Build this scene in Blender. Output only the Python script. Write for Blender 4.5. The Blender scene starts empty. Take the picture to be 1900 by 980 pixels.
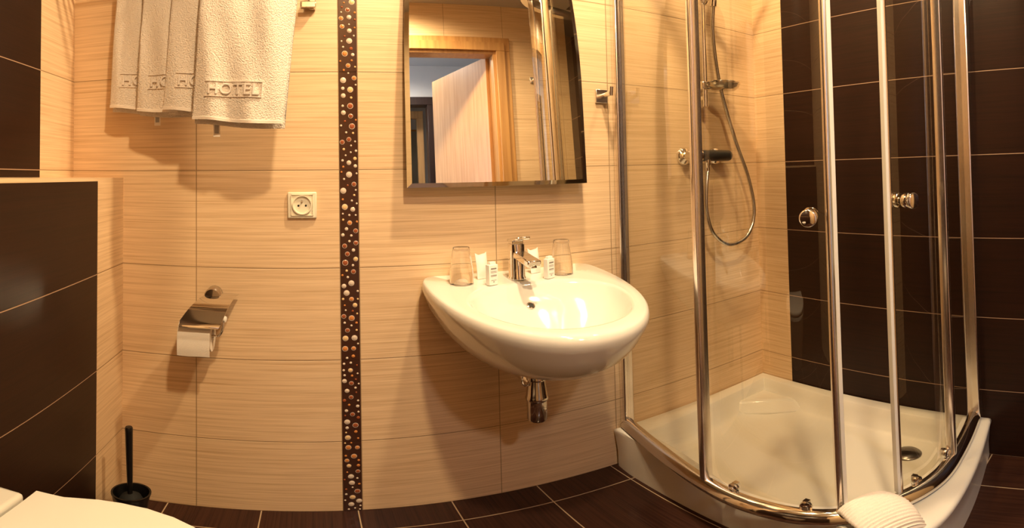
import bpy, bmesh, math, random
from mathutils import Vector, Matrix
PI = math.pi
sc = bpy.context.scene
COL = sc.collection

# ------------------------------------------------------------------ camera
FPX = 965.7; FPY = 969.6
cam_d = bpy.data.cameras.new('camera')
cam = bpy.data.objects.new('camera', cam_d); COL.objects.link(cam)
cam_d.type = 'PANO'
cam_d.panorama_type = 'EQUIRECTANGULAR'
cam_d.longitude_min = -950 / FPX
cam_d.longitude_max = 950 / FPX
V0 = 198.78
cam_d.latitude_min = (-490 - V0) / FPY
cam_d.latitude_max = (490 - V0) / FPY
cam_d.clip_start = 0.01
RGT = Vector((0.92526, -0.37882, -0.01957))
FWD = Vector((0.37925, 0.92489, 0.02743))
UPV = Vector((0.00771, -0.03280, 0.99943))
m = Matrix((RGT, UPV, -FWD)).transposed().to_4x4()
m.translation = Vector((0, -1.346, 1.015))
cam.matrix_world = m
sc.camera = cam

# ------------------------------------------------------------------ world, exposure
w = bpy.data.worlds.new('world'); sc.world = w; w.use_nodes = True
w.node_tree.nodes['Background'].inputs[0].default_value = (1.0, 0.86, 0.68, 1)
w.node_tree.nodes['Background'].inputs[1].default_value = 0.05
sc.view_settings.view_transform = 'Standard'
sc.view_settings.look = 'None'
sc.view_settings.gamma = 1
sc.view_settings.use_curve_mapping = False
sc.view_settings.exposure = 2.12
sc.cycles.use_denoising = True
sc.cycles.max_bounces = 14
sc.cycles.glossy_bounces = 8
sc.cycles.transparent_max_bounces = 24
sc.cycles.transmission_bounces = 10
sc.cycles.sample_clamp_indirect = 4
sc.cycles.caustics_reflective = False

WARM = (1.0, 0.74, 0.42)
COOL = (0.85, 0.90, 1.0)
# (x, y, power, colour, radius); all built as recessed ceiling downlights
LAMPS = [(0.58, -0.46, 21.0, WARM, 0.05), (0.30, -1.36, 23.0, WARM, 0.05),
         (1.20, -0.50, 7.0, WARM, 0.05)]  # last one is an added fill lamp that brightens the shower
HALL_LAMP = (0.45, -2.50, 13.0, (1.0, 0.90, 0.82), 0.08)
ZC = 2.29      # bathroom ceiling
HALLC = 2.34

# ------------------------------------------------------------------ materials
def mat(name):
    mm = bpy.data.materials.new(name); mm.use_nodes = True
    nt = mm.node_tree
    return mm, nt, nt.nodes['Principled BSDF']
def simple(name, col, rough=0.5, metal=0.0, spec=0.5, coat=0.0, bump=None):
    mm, nt, b = mat(name)
    b.inputs['Base Color'].default_value = (*col, 1)
    b.inputs['Roughness'].default_value = rough
    b.inputs['Metallic'].default_value = metal
    b.inputs['Specular IOR Level'].default_value = spec
    b.inputs['Coat Weight'].default_value = coat
    if bump:
        sc_, st, ds = bump
        tc = nt.nodes.new('ShaderNodeTexCoord'); n = nt.nodes.new('ShaderNodeTexNoise')
        n.inputs['Scale'].default_value = sc_; n.inputs['Detail'].default_value = 3
        bp = nt.nodes.new('ShaderNodeBump'); bp.inputs['Strength'].default_value = st; bp.inputs['Distance'].default_value = ds
        nt.links.new(tc.outputs['Object'], n.inputs['Vector']); nt.links.new(n.outputs['Fac'], bp.inputs['Height'])
        nt.links.new(bp.outputs['Normal'], b.inputs['Normal'])
    return mm
def emis(name, col, s):
    mm, nt, b = mat(name)
    b.inputs['Base Color'].default_value = (*col, 1)
    b.inputs['Emission Color'].default_value = (*col, 1); b.inputs['Emission Strength'].default_value = s
    return mm

H = 0.2562
class NT:
    def __init__(s, nt): s.nt = nt
    def m(s, op, a, b=None, c=None):
        n = s.nt.nodes.new('ShaderNodeMath'); n.operation = op
        for i, v in enumerate((a, b, c)):
            if v is None: continue
            if isinstance(v, (int, float)): n.inputs[i].default_value = v
            else: s.nt.links.new(v, n.inputs[i])
        return n.outputs[0]
    def mix(s, f, a, b):
        n = s.nt.nodes.new('ShaderNodeMix'); n.data_type = 'RGBA'
        for k, v in ((0, f), (6, a), (7, b)):
            if isinstance(v, (int, float)): n.inputs[k].default_value = v
            elif isinstance(v, tuple): n.inputs[k].default_value = (*v, 1)
            else: s.nt.links.new(v, n.inputs[k])
        return n.outputs[2]
    def ramp(s, f, lo, hi):
        n = s.nt.nodes.new('ShaderNodeMapRange'); n.inputs[1].default_value = lo; n.inputs[2].default_value = hi
        s.nt.links.new(f, n.inputs[0]); return n.outputs[0]
def tile(name, uaxis, vaxis, ujoints, rowh, base, streak, grout, rough, su=2.3, sv=150.0, uper=None, amt=0.85, gw=0.0016, voff=0.0, gamt=1.0, uoff=0.0):
    """ceramic tile with fine straight grain along u; joints every rowh in v and at the listed u values"""
    mm, nt, b = mat(name); N = NT(nt)
    tc = nt.nodes.new('ShaderNodeTexCoord'); sp = nt.nodes.new('ShaderNodeSeparateXYZ')
    nt.links.new(tc.outputs['Object'], sp.inputs[0])
    u, v = sp.outputs[uaxis], sp.outputs[vaxis]
    v = N.m('ADD', v, voff)
    d = N.m('PINGPONG', v, rowh / 2)
    for j in ujoints:
        d = N.m('MINIMUM', d, N.m('ABSOLUTE', N.m('SUBTRACT', u, j)))
    if uper: d = N.m('MINIMUM', d, N.m('PINGPONG', N.m('ADD', u, uoff), uper / 2))
    g = N.ramp(d, gw, gw * 0.4)                       # 1 in the joint
    row = N.m('FLOOR', N.m('DIVIDE', v, rowh))
    cmb = nt.nodes.new('ShaderNodeCombineXYZ')
    nt.links.new(N.m('ADD', N.m('MULTIPLY', u, su), N.m('MULTIPLY', row, 7.31)), cmb.inputs[0])
    nt.links.new(N.m('MULTIPLY', v, sv), cmb.inputs[1])
    n1 = nt.nodes.new('ShaderNodeTexNoise'); n1.inputs['Scale'].default_value = 1; n1.inputs['Detail'].default_value = 3; n1.inputs['Roughness'].default_value = 0.65
    nt.links.new(cmb.outputs[0], n1.inputs['Vector'])
    cm2 = nt.nodes.new('ShaderNodeCombineXYZ')
    nt.links.new(N.m('ADD', N.m('MULTIPLY', u, su * 2.4), N.m('MULTIPLY', row, 3.7)), cm2.inputs[0])
    nt.links.new(N.m('MULTIPLY', v, sv * 2.6), cm2.inputs[1])
    n2 = nt.nodes.new('ShaderNodeTexNoise'); n2.inputs['Scale'].default_value = 1; n2.inputs['Detail'].default_value = 2
    nt.links.new(cm2.outputs[0], n2.inputs['Vector'])
    s1 = N.ramp(n1.outputs['Fac'], 0.42, 0.72); s2 = N.ramp(n2.outputs['Fac'], 0.45, 0.75)
    f = N.m('MULTIPLY', N.m('ADD', N.m('MULTIPLY', s1, 0.65), N.m('MULTIPLY', s2, 0.45)), amt)
    c = N.mix(f, base, streak)
    c = N.mix(N.m('MULTIPLY', g, gamt), c, grout)
    nt.links.new(c, b.inputs['Base Color'])
    nt.links.new(N.m('ADD', N.m('MULTIPLY', g, 0.4), rough), b.inputs['Roughness'])
    b.inputs['Specular IOR Level'].default_value = 0.2 if base[0] < 0.2 else 0.5
    bp = nt.nodes.new('ShaderNodeBump'); bp.inputs['Strength'].default_value = 0.6; bp.inputs['Distance'].default_value = 0.0012
    hh = N.m('SUBTRACT', N.m('MULTIPLY', f, -0.06), g)
    nt.links.new(hh, bp.inputs['Height']); nt.links.new(bp.outputs['Normal'], b.inputs['Normal'])
    return mm
CREAM = (0.84, 0.62, 0.40); CSTR = (0.52, 0.32, 0.16); CGR = (0.36, 0.24, 0.13)
DARK = (0.026, 0.010, 0.006); DSTR = (0.012, 0.006, 0.004); DGR = (0.42, 0.27, 0.18)
XJ = [-0.673, -0.298, 0.077, 0.126, 0.500, 0.874, 1.248]
M_back = tile('cream streaked wall tile', 0, 2, XJ, H, CREAM, CSTR, CGR, 0.30)
M_side = tile('cream streaked wall tile side', 1, 2, [], H, CREAM, CSTR, CGR, 0.30)
M_front = tile('cream streaked wall tile front', 0, 2, [], H, CREAM, CSTR, CGR, 0.30, uper=0.374, uoff=0.050)
M_dark = tile('dark wood grain wall tile', 1, 2, [], H, DARK, DSTR, DGR, 0.36, amt=0.9, sv=110)
M_floor = tile('dark wood grain floor tile', 1, 0, [-0.105, -0.505, -0.905, -1.305], 0.2445, (0.050, 0.020, 0.013), (0.014, 0.007, 0.006), (0.50, 0.37, 0.25), 0.16, voff=0.1295, sv=120, amt=0.9, gw=0.0022)
M_ceil = simple('matt ceiling paint', (0.62, 0.60, 0.57), 0.8)
M_hallwall = simple('pale plaster', (0.80, 0.76, 0.70), 0.8, bump=(60, 0.2, 0.001))
M_hallfloor = simple('brown carpet', (0.16, 0.09, 0.06), 0.9)
M_chrome = simple('polished chrome', (0.82, 0.80, 0.77), 0.07, 1.0)
M_chromed = simple('dark polished chrome', (0.55, 0.50, 0.46), 0.10, 1.0)
M_alu = simple('satin aluminium', (0.80, 0.77, 0.74), 0.28, 1.0)
M_post = simple('satin chrome post', (0.86, 0.80, 0.76), 0.20, 1.0)
M_seal = simple('white plastic seal', (0.88, 0.86, 0.82), 0.35)
M_ceramic = simple('white glazed ceramic', (0.78, 0.76, 0.71), 0.07, 0, 0.55, 0.3)
M_acryl = simple('white acrylic', (0.80, 0.77, 0.72), 0.14, 0, 0.5)
M_seat = simple('white seat plastic', (0.84, 0.81, 0.76), 0.22)
M_plastic = simple('ivory plastic', (0.84, 0.78, 0.62), 0.3)
M_black = simple('black plastic', (0.010, 0.009, 0.009), 0.25)
M_blackm = simple('black bristle', (0.008, 0.008, 0.008), 0.8)
M_hole = simple('dark recess', (0.006, 0.005, 0.005), 0.6)
M_paper = simple('tissue paper', (0.86, 0.80, 0.74), 0.9, bump=(420, 0.5, 0.001))
M_card = simple('white card', (0.88, 0.87, 0.84), 0.45)
M_print = simple('grey print', (0.22, 0.20, 0.20), 0.6)
M_tag = simple('grey woven tag', (0.35, 0.33, 0.32), 0.5, bump=(900, 0.6, 0.0006))
M_mirror = simple('silvered glass', (0.86, 0.86, 0.83), 0.0, 1.0)
M_mirredge = simple('bevelled mirror edge', (0.80, 0.82, 0.78), 0.04, 1.0)
M_rubber = simple('grey rubber', (0.10, 0.10, 0.10), 0.6)
M_oakd = None
def wood(name, a, bcol, vert=2, rough=0.35, scale=6):
    mm, nt, b = mat(name); N = NT(nt)
    tc = nt.nodes.new('ShaderNodeTexCoord'); mp = nt.nodes.new('ShaderNodeMapping')
    s = [scale * 9] * 3; s[vert] = scale * 0.5; mp.inputs['Scale'].default_value = s
    n = nt.nodes.new('ShaderNodeTexNoise'); n.inputs['Scale'].default_value = 1; n.inputs['Detail'].default_value = 5
    nt.links.new(tc.outputs['Object'], mp.inputs[0]); nt.links.new(mp.outputs[0], n.inputs['Vector'])
    nt.links.new(N.mix(N.ramp(n.outputs['Fac'], 0.35, 0.7), a, bcol), b.inputs['Base Color'])
    b.inputs['Roughness'].default_value = rough
    return mm
M_leaf = wood('pale beech veneer', (0.66, 0.38, 0.18), (0.55, 0.29, 0.12))
M_frame = wood('orange beech frame', (0.60, 0.33, 0.12), (0.46, 0.23, 0.08))
M_wenge = wood('dark wenge frame', (0.05, 0.025, 0.018), (0.03, 0.015, 0.01))
def glass_mat(name, tint, ior=1.5):
    mm, nt, b = mat(name); nt.nodes.remove(b)
    out = nt.nodes['Material Output']; tr = nt.nodes.new('ShaderNodeBsdfTransparent'); gl = nt.nodes.new('ShaderNodeBsdfGlossy')
    tr.inputs[0].default_value = (*tint, 1); gl.inputs['Roughness'].default_value = 0.0; gl.inputs[0].default_value = (1, 1, 1, 1)
    fr = nt.nodes.new('ShaderNodeFresnel'); fr.inputs[0].default_value = ior; mx = nt.nodes.new('ShaderNodeMixShader')
    N = NT(nt); ge = nt.nodes.new('ShaderNodeNewGeometry')
    fac = N.m('MULTIPLY', fr.outputs[0], N.m('SUBTRACT', 1.0, ge.outputs['Backfacing']))
    nt.links.new(fac, mx.inputs[0]); nt.links.new(tr.outputs[0], mx.inputs[1]); nt.links.new(gl.outputs[0], mx.inputs[2])
    nt.links.new(mx.outputs[0], out.inputs['Surface'])
    return mm
M_glass = glass_mat('clear shower glass', (0.93, 0.915, 0.865), 1.72)
M_tumbler = simple('clear tumbler glass', (1.0, 1.0, 1.0), 0.0)
M_tumbler.node_tree.nodes['Principled BSDF'].inputs['Transmission Weight'].default_value = 1.0
M_tumbler.node_tree.nodes['Principled BSDF'].inputs['IOR'].default_value = 1.5
def terry(name, scale, dist, ribs=None):
    mm, nt, b = mat(name); N = NT(nt)
    b.inputs['Base Color'].default_value = (0.92, 0.83, 0.75, 1); b.inputs['Roughness'].default_value = 0.95
    b.inputs['Sheen Weight'].default_value = 0.2
    tc = nt.nodes.new('ShaderNodeTexCoord'); n = nt.nodes.new('ShaderNodeTexNoise'); n.inputs['Scale'].default_value = scale; n.inputs['Detail'].default_value = 4
    nt.links.new(tc.outputs['Object'], n.inputs['Vector'])
    bp = nt.nodes.new('ShaderNodeBump'); bp.inputs['Strength'].default_value = 0.9; bp.inputs['Distance'].default_value = dist
    nt.links.new(n.outputs['Fac'], bp.inputs['Height']); nt.links.new(bp.outputs['Normal'], b.inputs['Normal'])
    return mm
M_terry = terry('white terry cloth', 330, 0.006)
M_hem = terry('white woven hem', 700, 0.001)
M_letter = simple('flat woven lettering', (0.80, 0.73, 0.68), 0.8)
M_mat = terry('white ribbed bath mat', 500, 0.002)

# ------------------------------------------------------------------ mesh helpers
class MB:
    def __init__(s): s.v = []; s.f = []; s.mi = []; s.k = 0
    def mat(s, k): s.k = k; return s
    def add(s, vs, fs):
        o = len(s.v); s.v += [tuple(p) for p in vs]
        for f in fs: s.f.append([i + o for i in f]); s.mi.append(s.k)
        return s
    def box(s, c, d, rot=None):
        x, y, z = d[0] / 2, d[1] / 2, d[2] / 2
        vs = [Vector(p) for p in ((-x, -y, -z), (x, -y, -z), (x, y, -z), (-x, y, -z), (-x, -y, z), (x, -y, z), (x, y, z), (-x, y, z))]
        if rot is not None: vs = [rot @ p for p in vs]
        c = Vector(c)
        return s.add([p + c for p in vs], [(3, 2, 1, 0), (4, 5, 6, 7), (0, 1, 5, 4), (1, 2, 6, 5), (2, 3, 7, 6), (3, 0, 4, 7)])
    def span(s, a, b):
        return s.box([(a[i] + b[i]) / 2 for i in range(3)], [abs(b[i] - a[i]) for i in range(3)])
    def loft(s, loops, closed=True, cap0=True, cap1=True):
        n = len(loops[0]); vs = [p for l in loops for p in l]; fs = []
        for i in range(len(loops) - 1):
            for j in range(n if closed else n - 1):
                k = (j + 1) % n
                fs.append((i * n + j, i * n + k, (i + 1) * n + k, (i + 1) * n + j))
        if cap0: fs.append(tuple(range(n))[::-1])
        if cap1: fs.append(tuple((len(loops) - 1) * n + j for j in range(n)))
        return s.add(vs, fs)
    def lathe(s, prof, o, axis=(0, 0, 1), n=32, cap0=True, cap1=True):
        """prof = [(r, h)...] along axis from origin o"""
        a = Vector(axis).normalized(); t = a.orthogonal().normalized(); b = a.cross(t); o = Vector(o)
        return s.loft([[o + a * h + (t * math.cos(2 * PI * j / n) + b * math.sin(2 * PI * j / n)) * max(r, 1e-5) for j in range(n)] for r, h in prof], True, cap0, cap1)
    def cyl(s, p0, p1, r0, r1=None, n=24):
        p0 = Vector(p0); p1 = Vector(p1); r1 = r0 if r1 is None else r1
        return s.lathe([(r0, 0), (r1, (p1 - p0).length)], p0, p1 - p0, n)
    def tube(s, pts, r, n=12, prof=None, updir=None):
        pts = [Vector(p) for p in pts]; loops = []; t0 = None
        for i, p in enumerate(pts):
            d = (pts[min(i + 1, len(pts) - 1)] - pts[max(i - 1, 0)]).normalized()
            if updir is not None:
                up = Vector(updir); sd = d.cross(up).normalized(); up = sd.cross(d).normalized()
            else:
                if t0 is None: t0 = d.orthogonal().normalized()
                t0 = (t0 - d * t0.dot(d)).normalized(); sd = t0; up = d.cross(sd)
            rr = r(i / (len(pts) - 1)) if callable(r) else r
            if prof: loops.append([p + sd * a + up * b for a, b in prof])
            else: loops.append([p + (sd * math.cos(2 * PI * j / n) + up * math.sin(2 * PI * j / n)) * rr for j in range(n)])
        return s.loft(loops)
    def build(s, name, mats, parent=None, bevel=None, loc=None, sharp=40, seg=2):
        me = bpy.data.meshes.new(name); me.from_pydata(s.v, [], s.f)
        mats = mats if isinstance(mats, (list, tuple)) else [mats]
        for mm in mats: me.materials.append(mm)
        me.polygons.foreach_set('material_index', s.mi)
        bm = bmesh.new(); bm.from_mesh(me)
        bmesh.ops.recalc_face_normals(bm, faces=bm.faces)
        for f in bm.faces: f.smooth = True
        for e in bm.edges:
            e.smooth = not (len(e.link_faces) == 2 and e.calc_face_angle(0) > math.radians(sharp))
        bm.to_mesh(me); bm.free()
        o = bpy.data.objects.new(name, me); COL.objects.link(o)
        if parent is not None: o.parent = parent
        if loc is not None: o.location = loc
        if bevel:
            bv = o.modifiers.new('bevel', 'BEVEL'); bv.width = bevel; bv.segments = seg; bv.limit_method = 'ANGLE'; bv.angle_limit = math.radians(35)
            bv.harden_normals = False
        return o
def thing(name, label, cat, loc=(0, 0, 0), group=None):
    o = bpy.data.objects.new(name, None); COL.objects.link(o); o.location = loc; o.empty_display_size = 0.05
    o['label'] = label; o['category'] = cat
    if group: o['group'] = group
    return o
def tag(o, label, cat, group=None):
    o['label'] = label; o['category'] = cat
    if group: o['group'] = group
    return o
def struct(o, label=None):
    o['kind'] = 'structure'
    if label: o['label'] = label
    return o
def catmull(pts, k=8, closed=False):
    P = [Vector(p) for p in pts]; out = []; n = len(P)
    for i in range(n if closed else n - 1):
        if closed: a, b, c, d = P[(i - 1) % n], P[i], P[(i + 1) % n], P[(i + 2) % n]
        else: a, b, c, d = P[max(i - 1, 0)], P[i], P[i + 1], P[min(i + 2, n - 1)]
        for j in range(k):
            t = j / k
            out.append(0.5 * ((2 * b) + (c - a) * t + (2 * a - 5 * b + 4 * c - d) * t * t + (3 * b - a - 3 * c + d) * t ** 3))
    if not closed: out.append(P[-1])
    return out

# ------------------------------------------------------------------ the room shell
XBOX, XLEFT, YD, LEDGE = -0.503, -0.656, -1.71, 1.006
def xr(y): return 1.558 + 0.032 * y          # right wall face, very slightly out of square
def quad(a, b, c, d): return [a, b, c, d]
M = MB(); M.span((XLEFT - 0.12, 0, -0.05), (1.75, 0.12, ZC + 0.1)); struct(M.build('wall_back', M_back))
# right wall: cream strip next to the corner, dark tile beyond
def slab(mb, p, q, z0, z1, off):
    (x0, y0), (x1, y1) = p, q; ox, oy = off
    l = lambda z: [(x0, y0, z), (x1, y1, z), (x1 + ox, y1 + oy, z), (x0 + ox, y0 + oy, z)]
    return mb.loft([l(z0), l(z1)])
YS = -0.148
M = MB(); slab(M.mat(0), (xr(0), 0), (xr(YS), YS), -0.05, ZC + 0.1, (0.12, 0))
slab(M.mat(1), (xr(YS), YS), (xr(YD - 0.1), YD - 0.1), -0.05, ZC + 0.1, (0.12, 0)); struct(M.build('wall_right', [M_side, M_dark]))
YL = -0.196
M = MB(); slab(M.mat(0), (XLEFT, 0), (XLEFT, YL), LEDGE, ZC + 0.1, (-0.12, 0)); slab(M.mat(1), (XLEFT, YL), (XLEFT, YD - 0.1), LEDGE, ZC + 0.1, (-0.12, 0))
struct(M.build('wall_left', [M_side, M_dark]))
YB = -0.178
M = MB(); slab(M.mat(0), (XBOX, 0), (XBOX, YB), -0.05, LEDGE - 0.008, (-0.29, 0)); slab(M.mat(1), (XBOX, YB), (XBOX, YD - 0.1), -0.05, LEDGE - 0.008, (-0.29, 0))
M.mat(0).span((XBOX, 0, LEDGE - 0.008), (XBOX - 0.29, YD, LEDGE))
struct(M.build('wall_left_lower', [M_side, M_dark]))
M = MB(); M.span((-0.8, 0.0, -0.05), (1.75, YD, 0)); struct(M.build('floor', M_floor))
M = MB(); M.span((-0.8, 0.0, ZC), (1.75, YD, ZC + 0.1)); struct(M.build('ceiling', M_ceil))
# front wall with the door opening (behind the camera, seen in the mirror)
OX0, OX1, OZ = 0.235, 1.030, 1.985
M = MB(); M.span((-0.8, YD, -0.05), (OX0, YD - 0.10, ZC + 0.1)); M.span((OX1, YD, -0.05), (1.75, YD - 0.10, ZC + 0.1)); M.span((OX0, YD, OZ), (OX1, YD - 0.10, ZC + 0.1))
struct(M.build('wall_front', M_front))
# decor strip with glass dots
random.seed(11)
S0, S1 = 0.077, 0.126
M = MB(); M.mat(0)
nz = 10
for i in range(nz): M.span((S0 + 0.0008, -0.0022, i * H + 0.0007), (S1 - 0.0008, 0, min((i + 1) * H - 0.0007, ZC)))
dots = []
z = 0.006
tries = 0
while tries < 9000:
    tries += 1
    r = random.choice([0.0026, 0.003, 0.0034, 0.0046, 0.0046] if tries > 260 else [0.0052, 0.0066])
    x = random.uniform(S0 + r + 0.0018, S1 - r - 0.0018); zz = random.uniform(0.006, 1.72)
    if abs((zz / H) % 1.0 * H) < r + 0.001 or H - (zz / H) % 1.0 * H < r + 0.001: continue
    if all((x - a) ** 2 + (zz - b) ** 2 > (r + c + 0.0080) ** 2 for a, b, c, _ in dots):
        col = random.choices([1, 2, 3, 4], [55, 18, 15, 12])[0] if r < 0.005 else random.choices([1, 2, 3, 4], [22, 26, 30, 22])[0]
        dots.append((x, zz, r, col))
for x, zz, r, col in dots:
    M.mat(col).lathe([(r, 0), (r, 0.0008), (r * 0.8, 0.0016), (r * 0.4, 0.0020)], (x, -0.002, zz), (0, -1, 0), 12)
    if r > 0.005: M.mat(1).lathe([(r * 1.18, 0), (r * 1.18, 0.0006), (r, 0.0006)], (x, -0.0021, zz), (0, -1, 0), 14)
M_strip = simple('dark brown border tile', (0.055, 0.022, 0.014), 0.15)
M_d1 = simple('pearl glass dot', (0.72, 0.60, 0.50), 0.12); M_d2 = simple('orange glass dot', (0.62, 0.24, 0.07), 0.1)
M_d3 = simple('rust glass dot', (0.33, 0.09, 0.035), 0.1); M_d4 = simple('amber glass dot', (0.80, 0.55, 0.28), 0.1)
struct(M.build('trim_1', [M_strip, M_d1, M_d2, M_d3, M_d4]), 'dark brown dotted border strip running up the cream wall')

# ------------------------------------------------------------------ door, frame and hallway behind
def box_obj(name, a, b, m_, parent=None, bevel=None):
    return MB().span(a, b).build(name, m_, parent, bevel)
M = MB(); wfr = 0.078
for d0, d1, wd in ((0.0, 0.012, wfr), (0.012, 0.020, wfr * 0.55)):
    ys = (YD + d0, YD + d1)
    M.span((OX0 - wd, ys[0], 0), (OX0 + 0.012, ys[1], OZ - .0122)); M.span((OX1 - 0.012, ys[0], 0), (OX1 + wd, ys[1], OZ - .0122)); M.span((OX0 - wd, ys[0], OZ - 0.012), (OX1 + wd, ys[1], OZ + wd))
M.span((OX0, YD - .0002, 0), (OX0 + 0.03, YD - 0.10, OZ - .03)); M.span((OX1 - 0.03, YD - .0002, 0), (OX1, YD - 0.10, OZ - .03)); M.span((OX0, YD - .0002, OZ - 0.0298), (OX1, YD - 0.10, OZ))
df = struct(M.build('door_1', M_frame, None, 0.002))
hx, hy = OX1 - 0.035, YD - 0.10; ex, ey = 0.757, -2.35
d = Vector((ex - hx, ey - hy, 0)).normalized(); nrm = Vector((-d.y, d.x, 0)) * 0.02
L = 0.62
l = lambda z: [Vector((hx, hy, z)) - nrm, Vector((hx, hy, z)) + d * L - nrm, Vector((hx, hy, z)) + d * L + nrm, Vector((hx, hy, z)) + nrm]
lf = MB().loft([l(0.01), l(1.965)]).build('door_leaf', M_leaf, df)
M = MB()
for sgn in (-1, 1):
    c = Vector((hx, hy, 1.10)) + d * (L - 0.06) + nrm * sgn
    M.cyl(c, c + nrm * sgn * 2.3, 0.009); M.cyl(c + nrm * sgn * 2.2, c + nrm * sgn * 2.2 - d * 0.12, 0.009)
    M.box(c + Vector((0, 0, -0.03)), (0.03, 0.03, 0.20))
M.build('door_handle', M_alu, lf)
HY = -3.10
M = MB(); M.span((-1.0, YD - 0.10, -0.05), (2.6, HY, 0)); struct(M.build('floor', M_hallfloor))
M = MB(); M.span((-1.0, YD - 0.10, HALLC), (2.6, HY - 1.6, HALLC + 0.1)); struct(M.build('ceiling', M_ceil))
DX0, DX1, DZ = 0.10, 0.813, 1.99
M = MB(); M.span((-1.0, HY, -0.05), (DX0, HY - 0.1, HALLC)); M.span((DX1, HY, -0.05), (2.6, HY - 0.1, HALLC)); M.span((DX0, HY, DZ), (DX1, HY - 0.1, HALLC))
struct(M.build('wall_hall', M_hallwall))
M = MB(); M.span((-1.0, YD - 0.1, -0.05), (-1.1, HY - 1.6, HALLC)); struct(M.build('wall_hall_left', M_hallwall))
M = MB().mat(0).span((-.985, -2.05, .95), (-.975, -2.75, 2.10))  # added glowing pane, framed like a window, gives the hallway cool light
M.mat(1)
for a_, b_ in (((-1.0, -2.0, .90), (-.96, -2.05, 2.15)), ((-1.0, -2.75, .90), (-.96, -2.80, 2.15)), ((-1.0, -2.05, .90), (-.96, -2.75, .95)), ((-1.0, -2.05, 2.10), (-.96, -2.75, 2.15)), ((-.975, -2.385, .95), (-.965, -2.415, 2.10))): M.span(a_, b_)
struct(M.build('daylight_panel_1', [emis('added cool daylight glow', (0.55, 0.72, 1.0), 1.8), M_seal]))
M = MB(); M.span((2.6, YD - 0.1, -0.05), (2.7, HY - 1.6, HALLC)); struct(M.build('wall_hall_right', M_hallwall))
M = MB(); M.span((-0.8, YD - 0.101, 0), (OX0, YD - 0.11, HALLC)); M.span((OX1, YD - 0.101, 0), (2.6, YD - 0.11, HALLC)); M.span((OX0, YD - 0.101, OZ), (OX1, YD - 0.11, HALLC)); struct(M.build('wall_hall_near', M_hallwall))
M = MB(); M.span((-1.0, HY - 1.5, -0.05), (2.6, HY - 1.6, HALLC)); M.span((-1.0, HY - 0.1, -0.05), (2.6, HY - 1.5, 0)); struct(M.build('wall_far_room', M_hallwall))
M = MB(); M.span((DX0 - 0.06, HY + 0.015, 0), (DX0 + 0.01, HY - 0.1, DZ - .011)); M.span((DX1 - 0.01, HY + 0.015, 0), (DX1 + 0.06, HY - 0.1, DZ - .011)); M.span((DX0 - .06, HY + 0.015, DZ - 0.01), (DX1 + .06, HY - 0.1, DZ + 0.06))
struct(M.build('door_2', M_wenge, None, 0.002))
pf = thing('picture_frame', 'pale wooden picture frame on the far room wall, seen in the mirror', 'picture', (0.82, HY - 1.5, 1.75))
M = MB()
for a, b in (((-.16, .0, -.32), (-.14, .02, .32)), ((.14, .0, -.32), (.16, .02, .32)), ((-.16, .0, .30), (.16, .02, .32)), ((-.16, .0, -.32), (.16, .02, -.30))): M.span(a, b)
M.build('frame', M_frame, pf); MB().span((-.14, 0, -.30), (.14, .008, .30)).build('picture_sheet', simple('faded print', (0.42, 0.38, 0.28), 0.6), pf)
# second beech door casing inside the far room
M = MB(); M.span((0.75, HY - 0.30, 0), (0.81, HY - 0.35, 1.93)); M.span((0.1, HY - 0.30, 1.93), (0.81, HY - 0.35, 2.00)); struct(M.build('door_3', M_frame, None, 0.002))

# ------------------------------------------------------------------ downlights
def downlight(x, y, z, pw, colr, rad, label, lit=8.0):
    t = thing('ceiling_downlight', label, 'light', (x, y, z), 'recessed ceiling downlights')
    MB().lathe([(0.040, 0.0), (0.040, -0.004), (0.030, -0.006), (0.028, 0.0), (0.028, 0.0)], (0, 0, 0), (0, 0, 1), 32, False, False).build('rim', M_chrome, t)
    MB().lathe([(0.027, -0.001), (0.020, -0.0035), (0.0, -0.004)], (0, 0, 0), (0, 0, 1), 24, True, False).build('lamp_glass', emis('halogen lamp glass', colr, lit), t)
    ld = bpy.data.lights.new('halogen', 'SPOT'); ld.energy = pw; ld.color = colr; ld.shadow_soft_size = rad; ld.spot_size = math.radians(168); ld.spot_blend = 0.6
    lo = bpy.data.objects.new('halogen', ld); COL.objects.link(lo); lo.parent = t; lo.location = (0, 0, -0.03)
    return t
LBL = ['recessed downlight in the ceiling above the wash basin', 'recessed downlight in the ceiling near the doorway', 'added fill downlight in the ceiling above the shower']
for (x, y, pw, cl, rd), lb in zip(LAMPS, LBL): downlight(x, y, ZC, pw, cl, rd, lb)
downlight(HALL_LAMP[0], HALL_LAMP[1], HALLC, HALL_LAMP[2], HALL_LAMP[3], HALL_LAMP[4], 'recessed downlight in the hallway ceiling beyond the door')

# ------------------------------------------------------------------ shower tray
G = [(.902, -.012), (.862, -.225), (.826, -.437), (.818, -.57), (.842, -.70), (.895, -.785), (.99, -.845), (1.08, -.878), (1.18, -.889), (1.35, -.878), (1.528, -.856)]
GP = catmull([(x, y, 0) for x, y in G], 12)
def plen(P):
    s = [0]
    for a, b in zip(P, P[1:]): s.append(s[-1] + (b - a).length)
    return s
GL = plen(GP)
def gat(s):
    for i in range(len(GL) - 1):
        if GL[i + 1] >= s or i == len(GL) - 2:
            f = (s - GL[i]) / (GL[i + 1] - GL[i]); return GP[i].lerp(GP[i + 1], f)
def gs_near(x, y):
    i = min(range(len(GP)), key=lambda i: (GP[i].x - x) ** 2 + (GP[i].y - y) ** 2); return GL[i]
def gnorm(s):
    t = gat(min(s + .01, GL[-1])) - gat(max(s - .01, 0)); t.normalize(); return Vector((t.y, -t.x, 0)), t   # outward normal
ZT = 0.152
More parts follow.
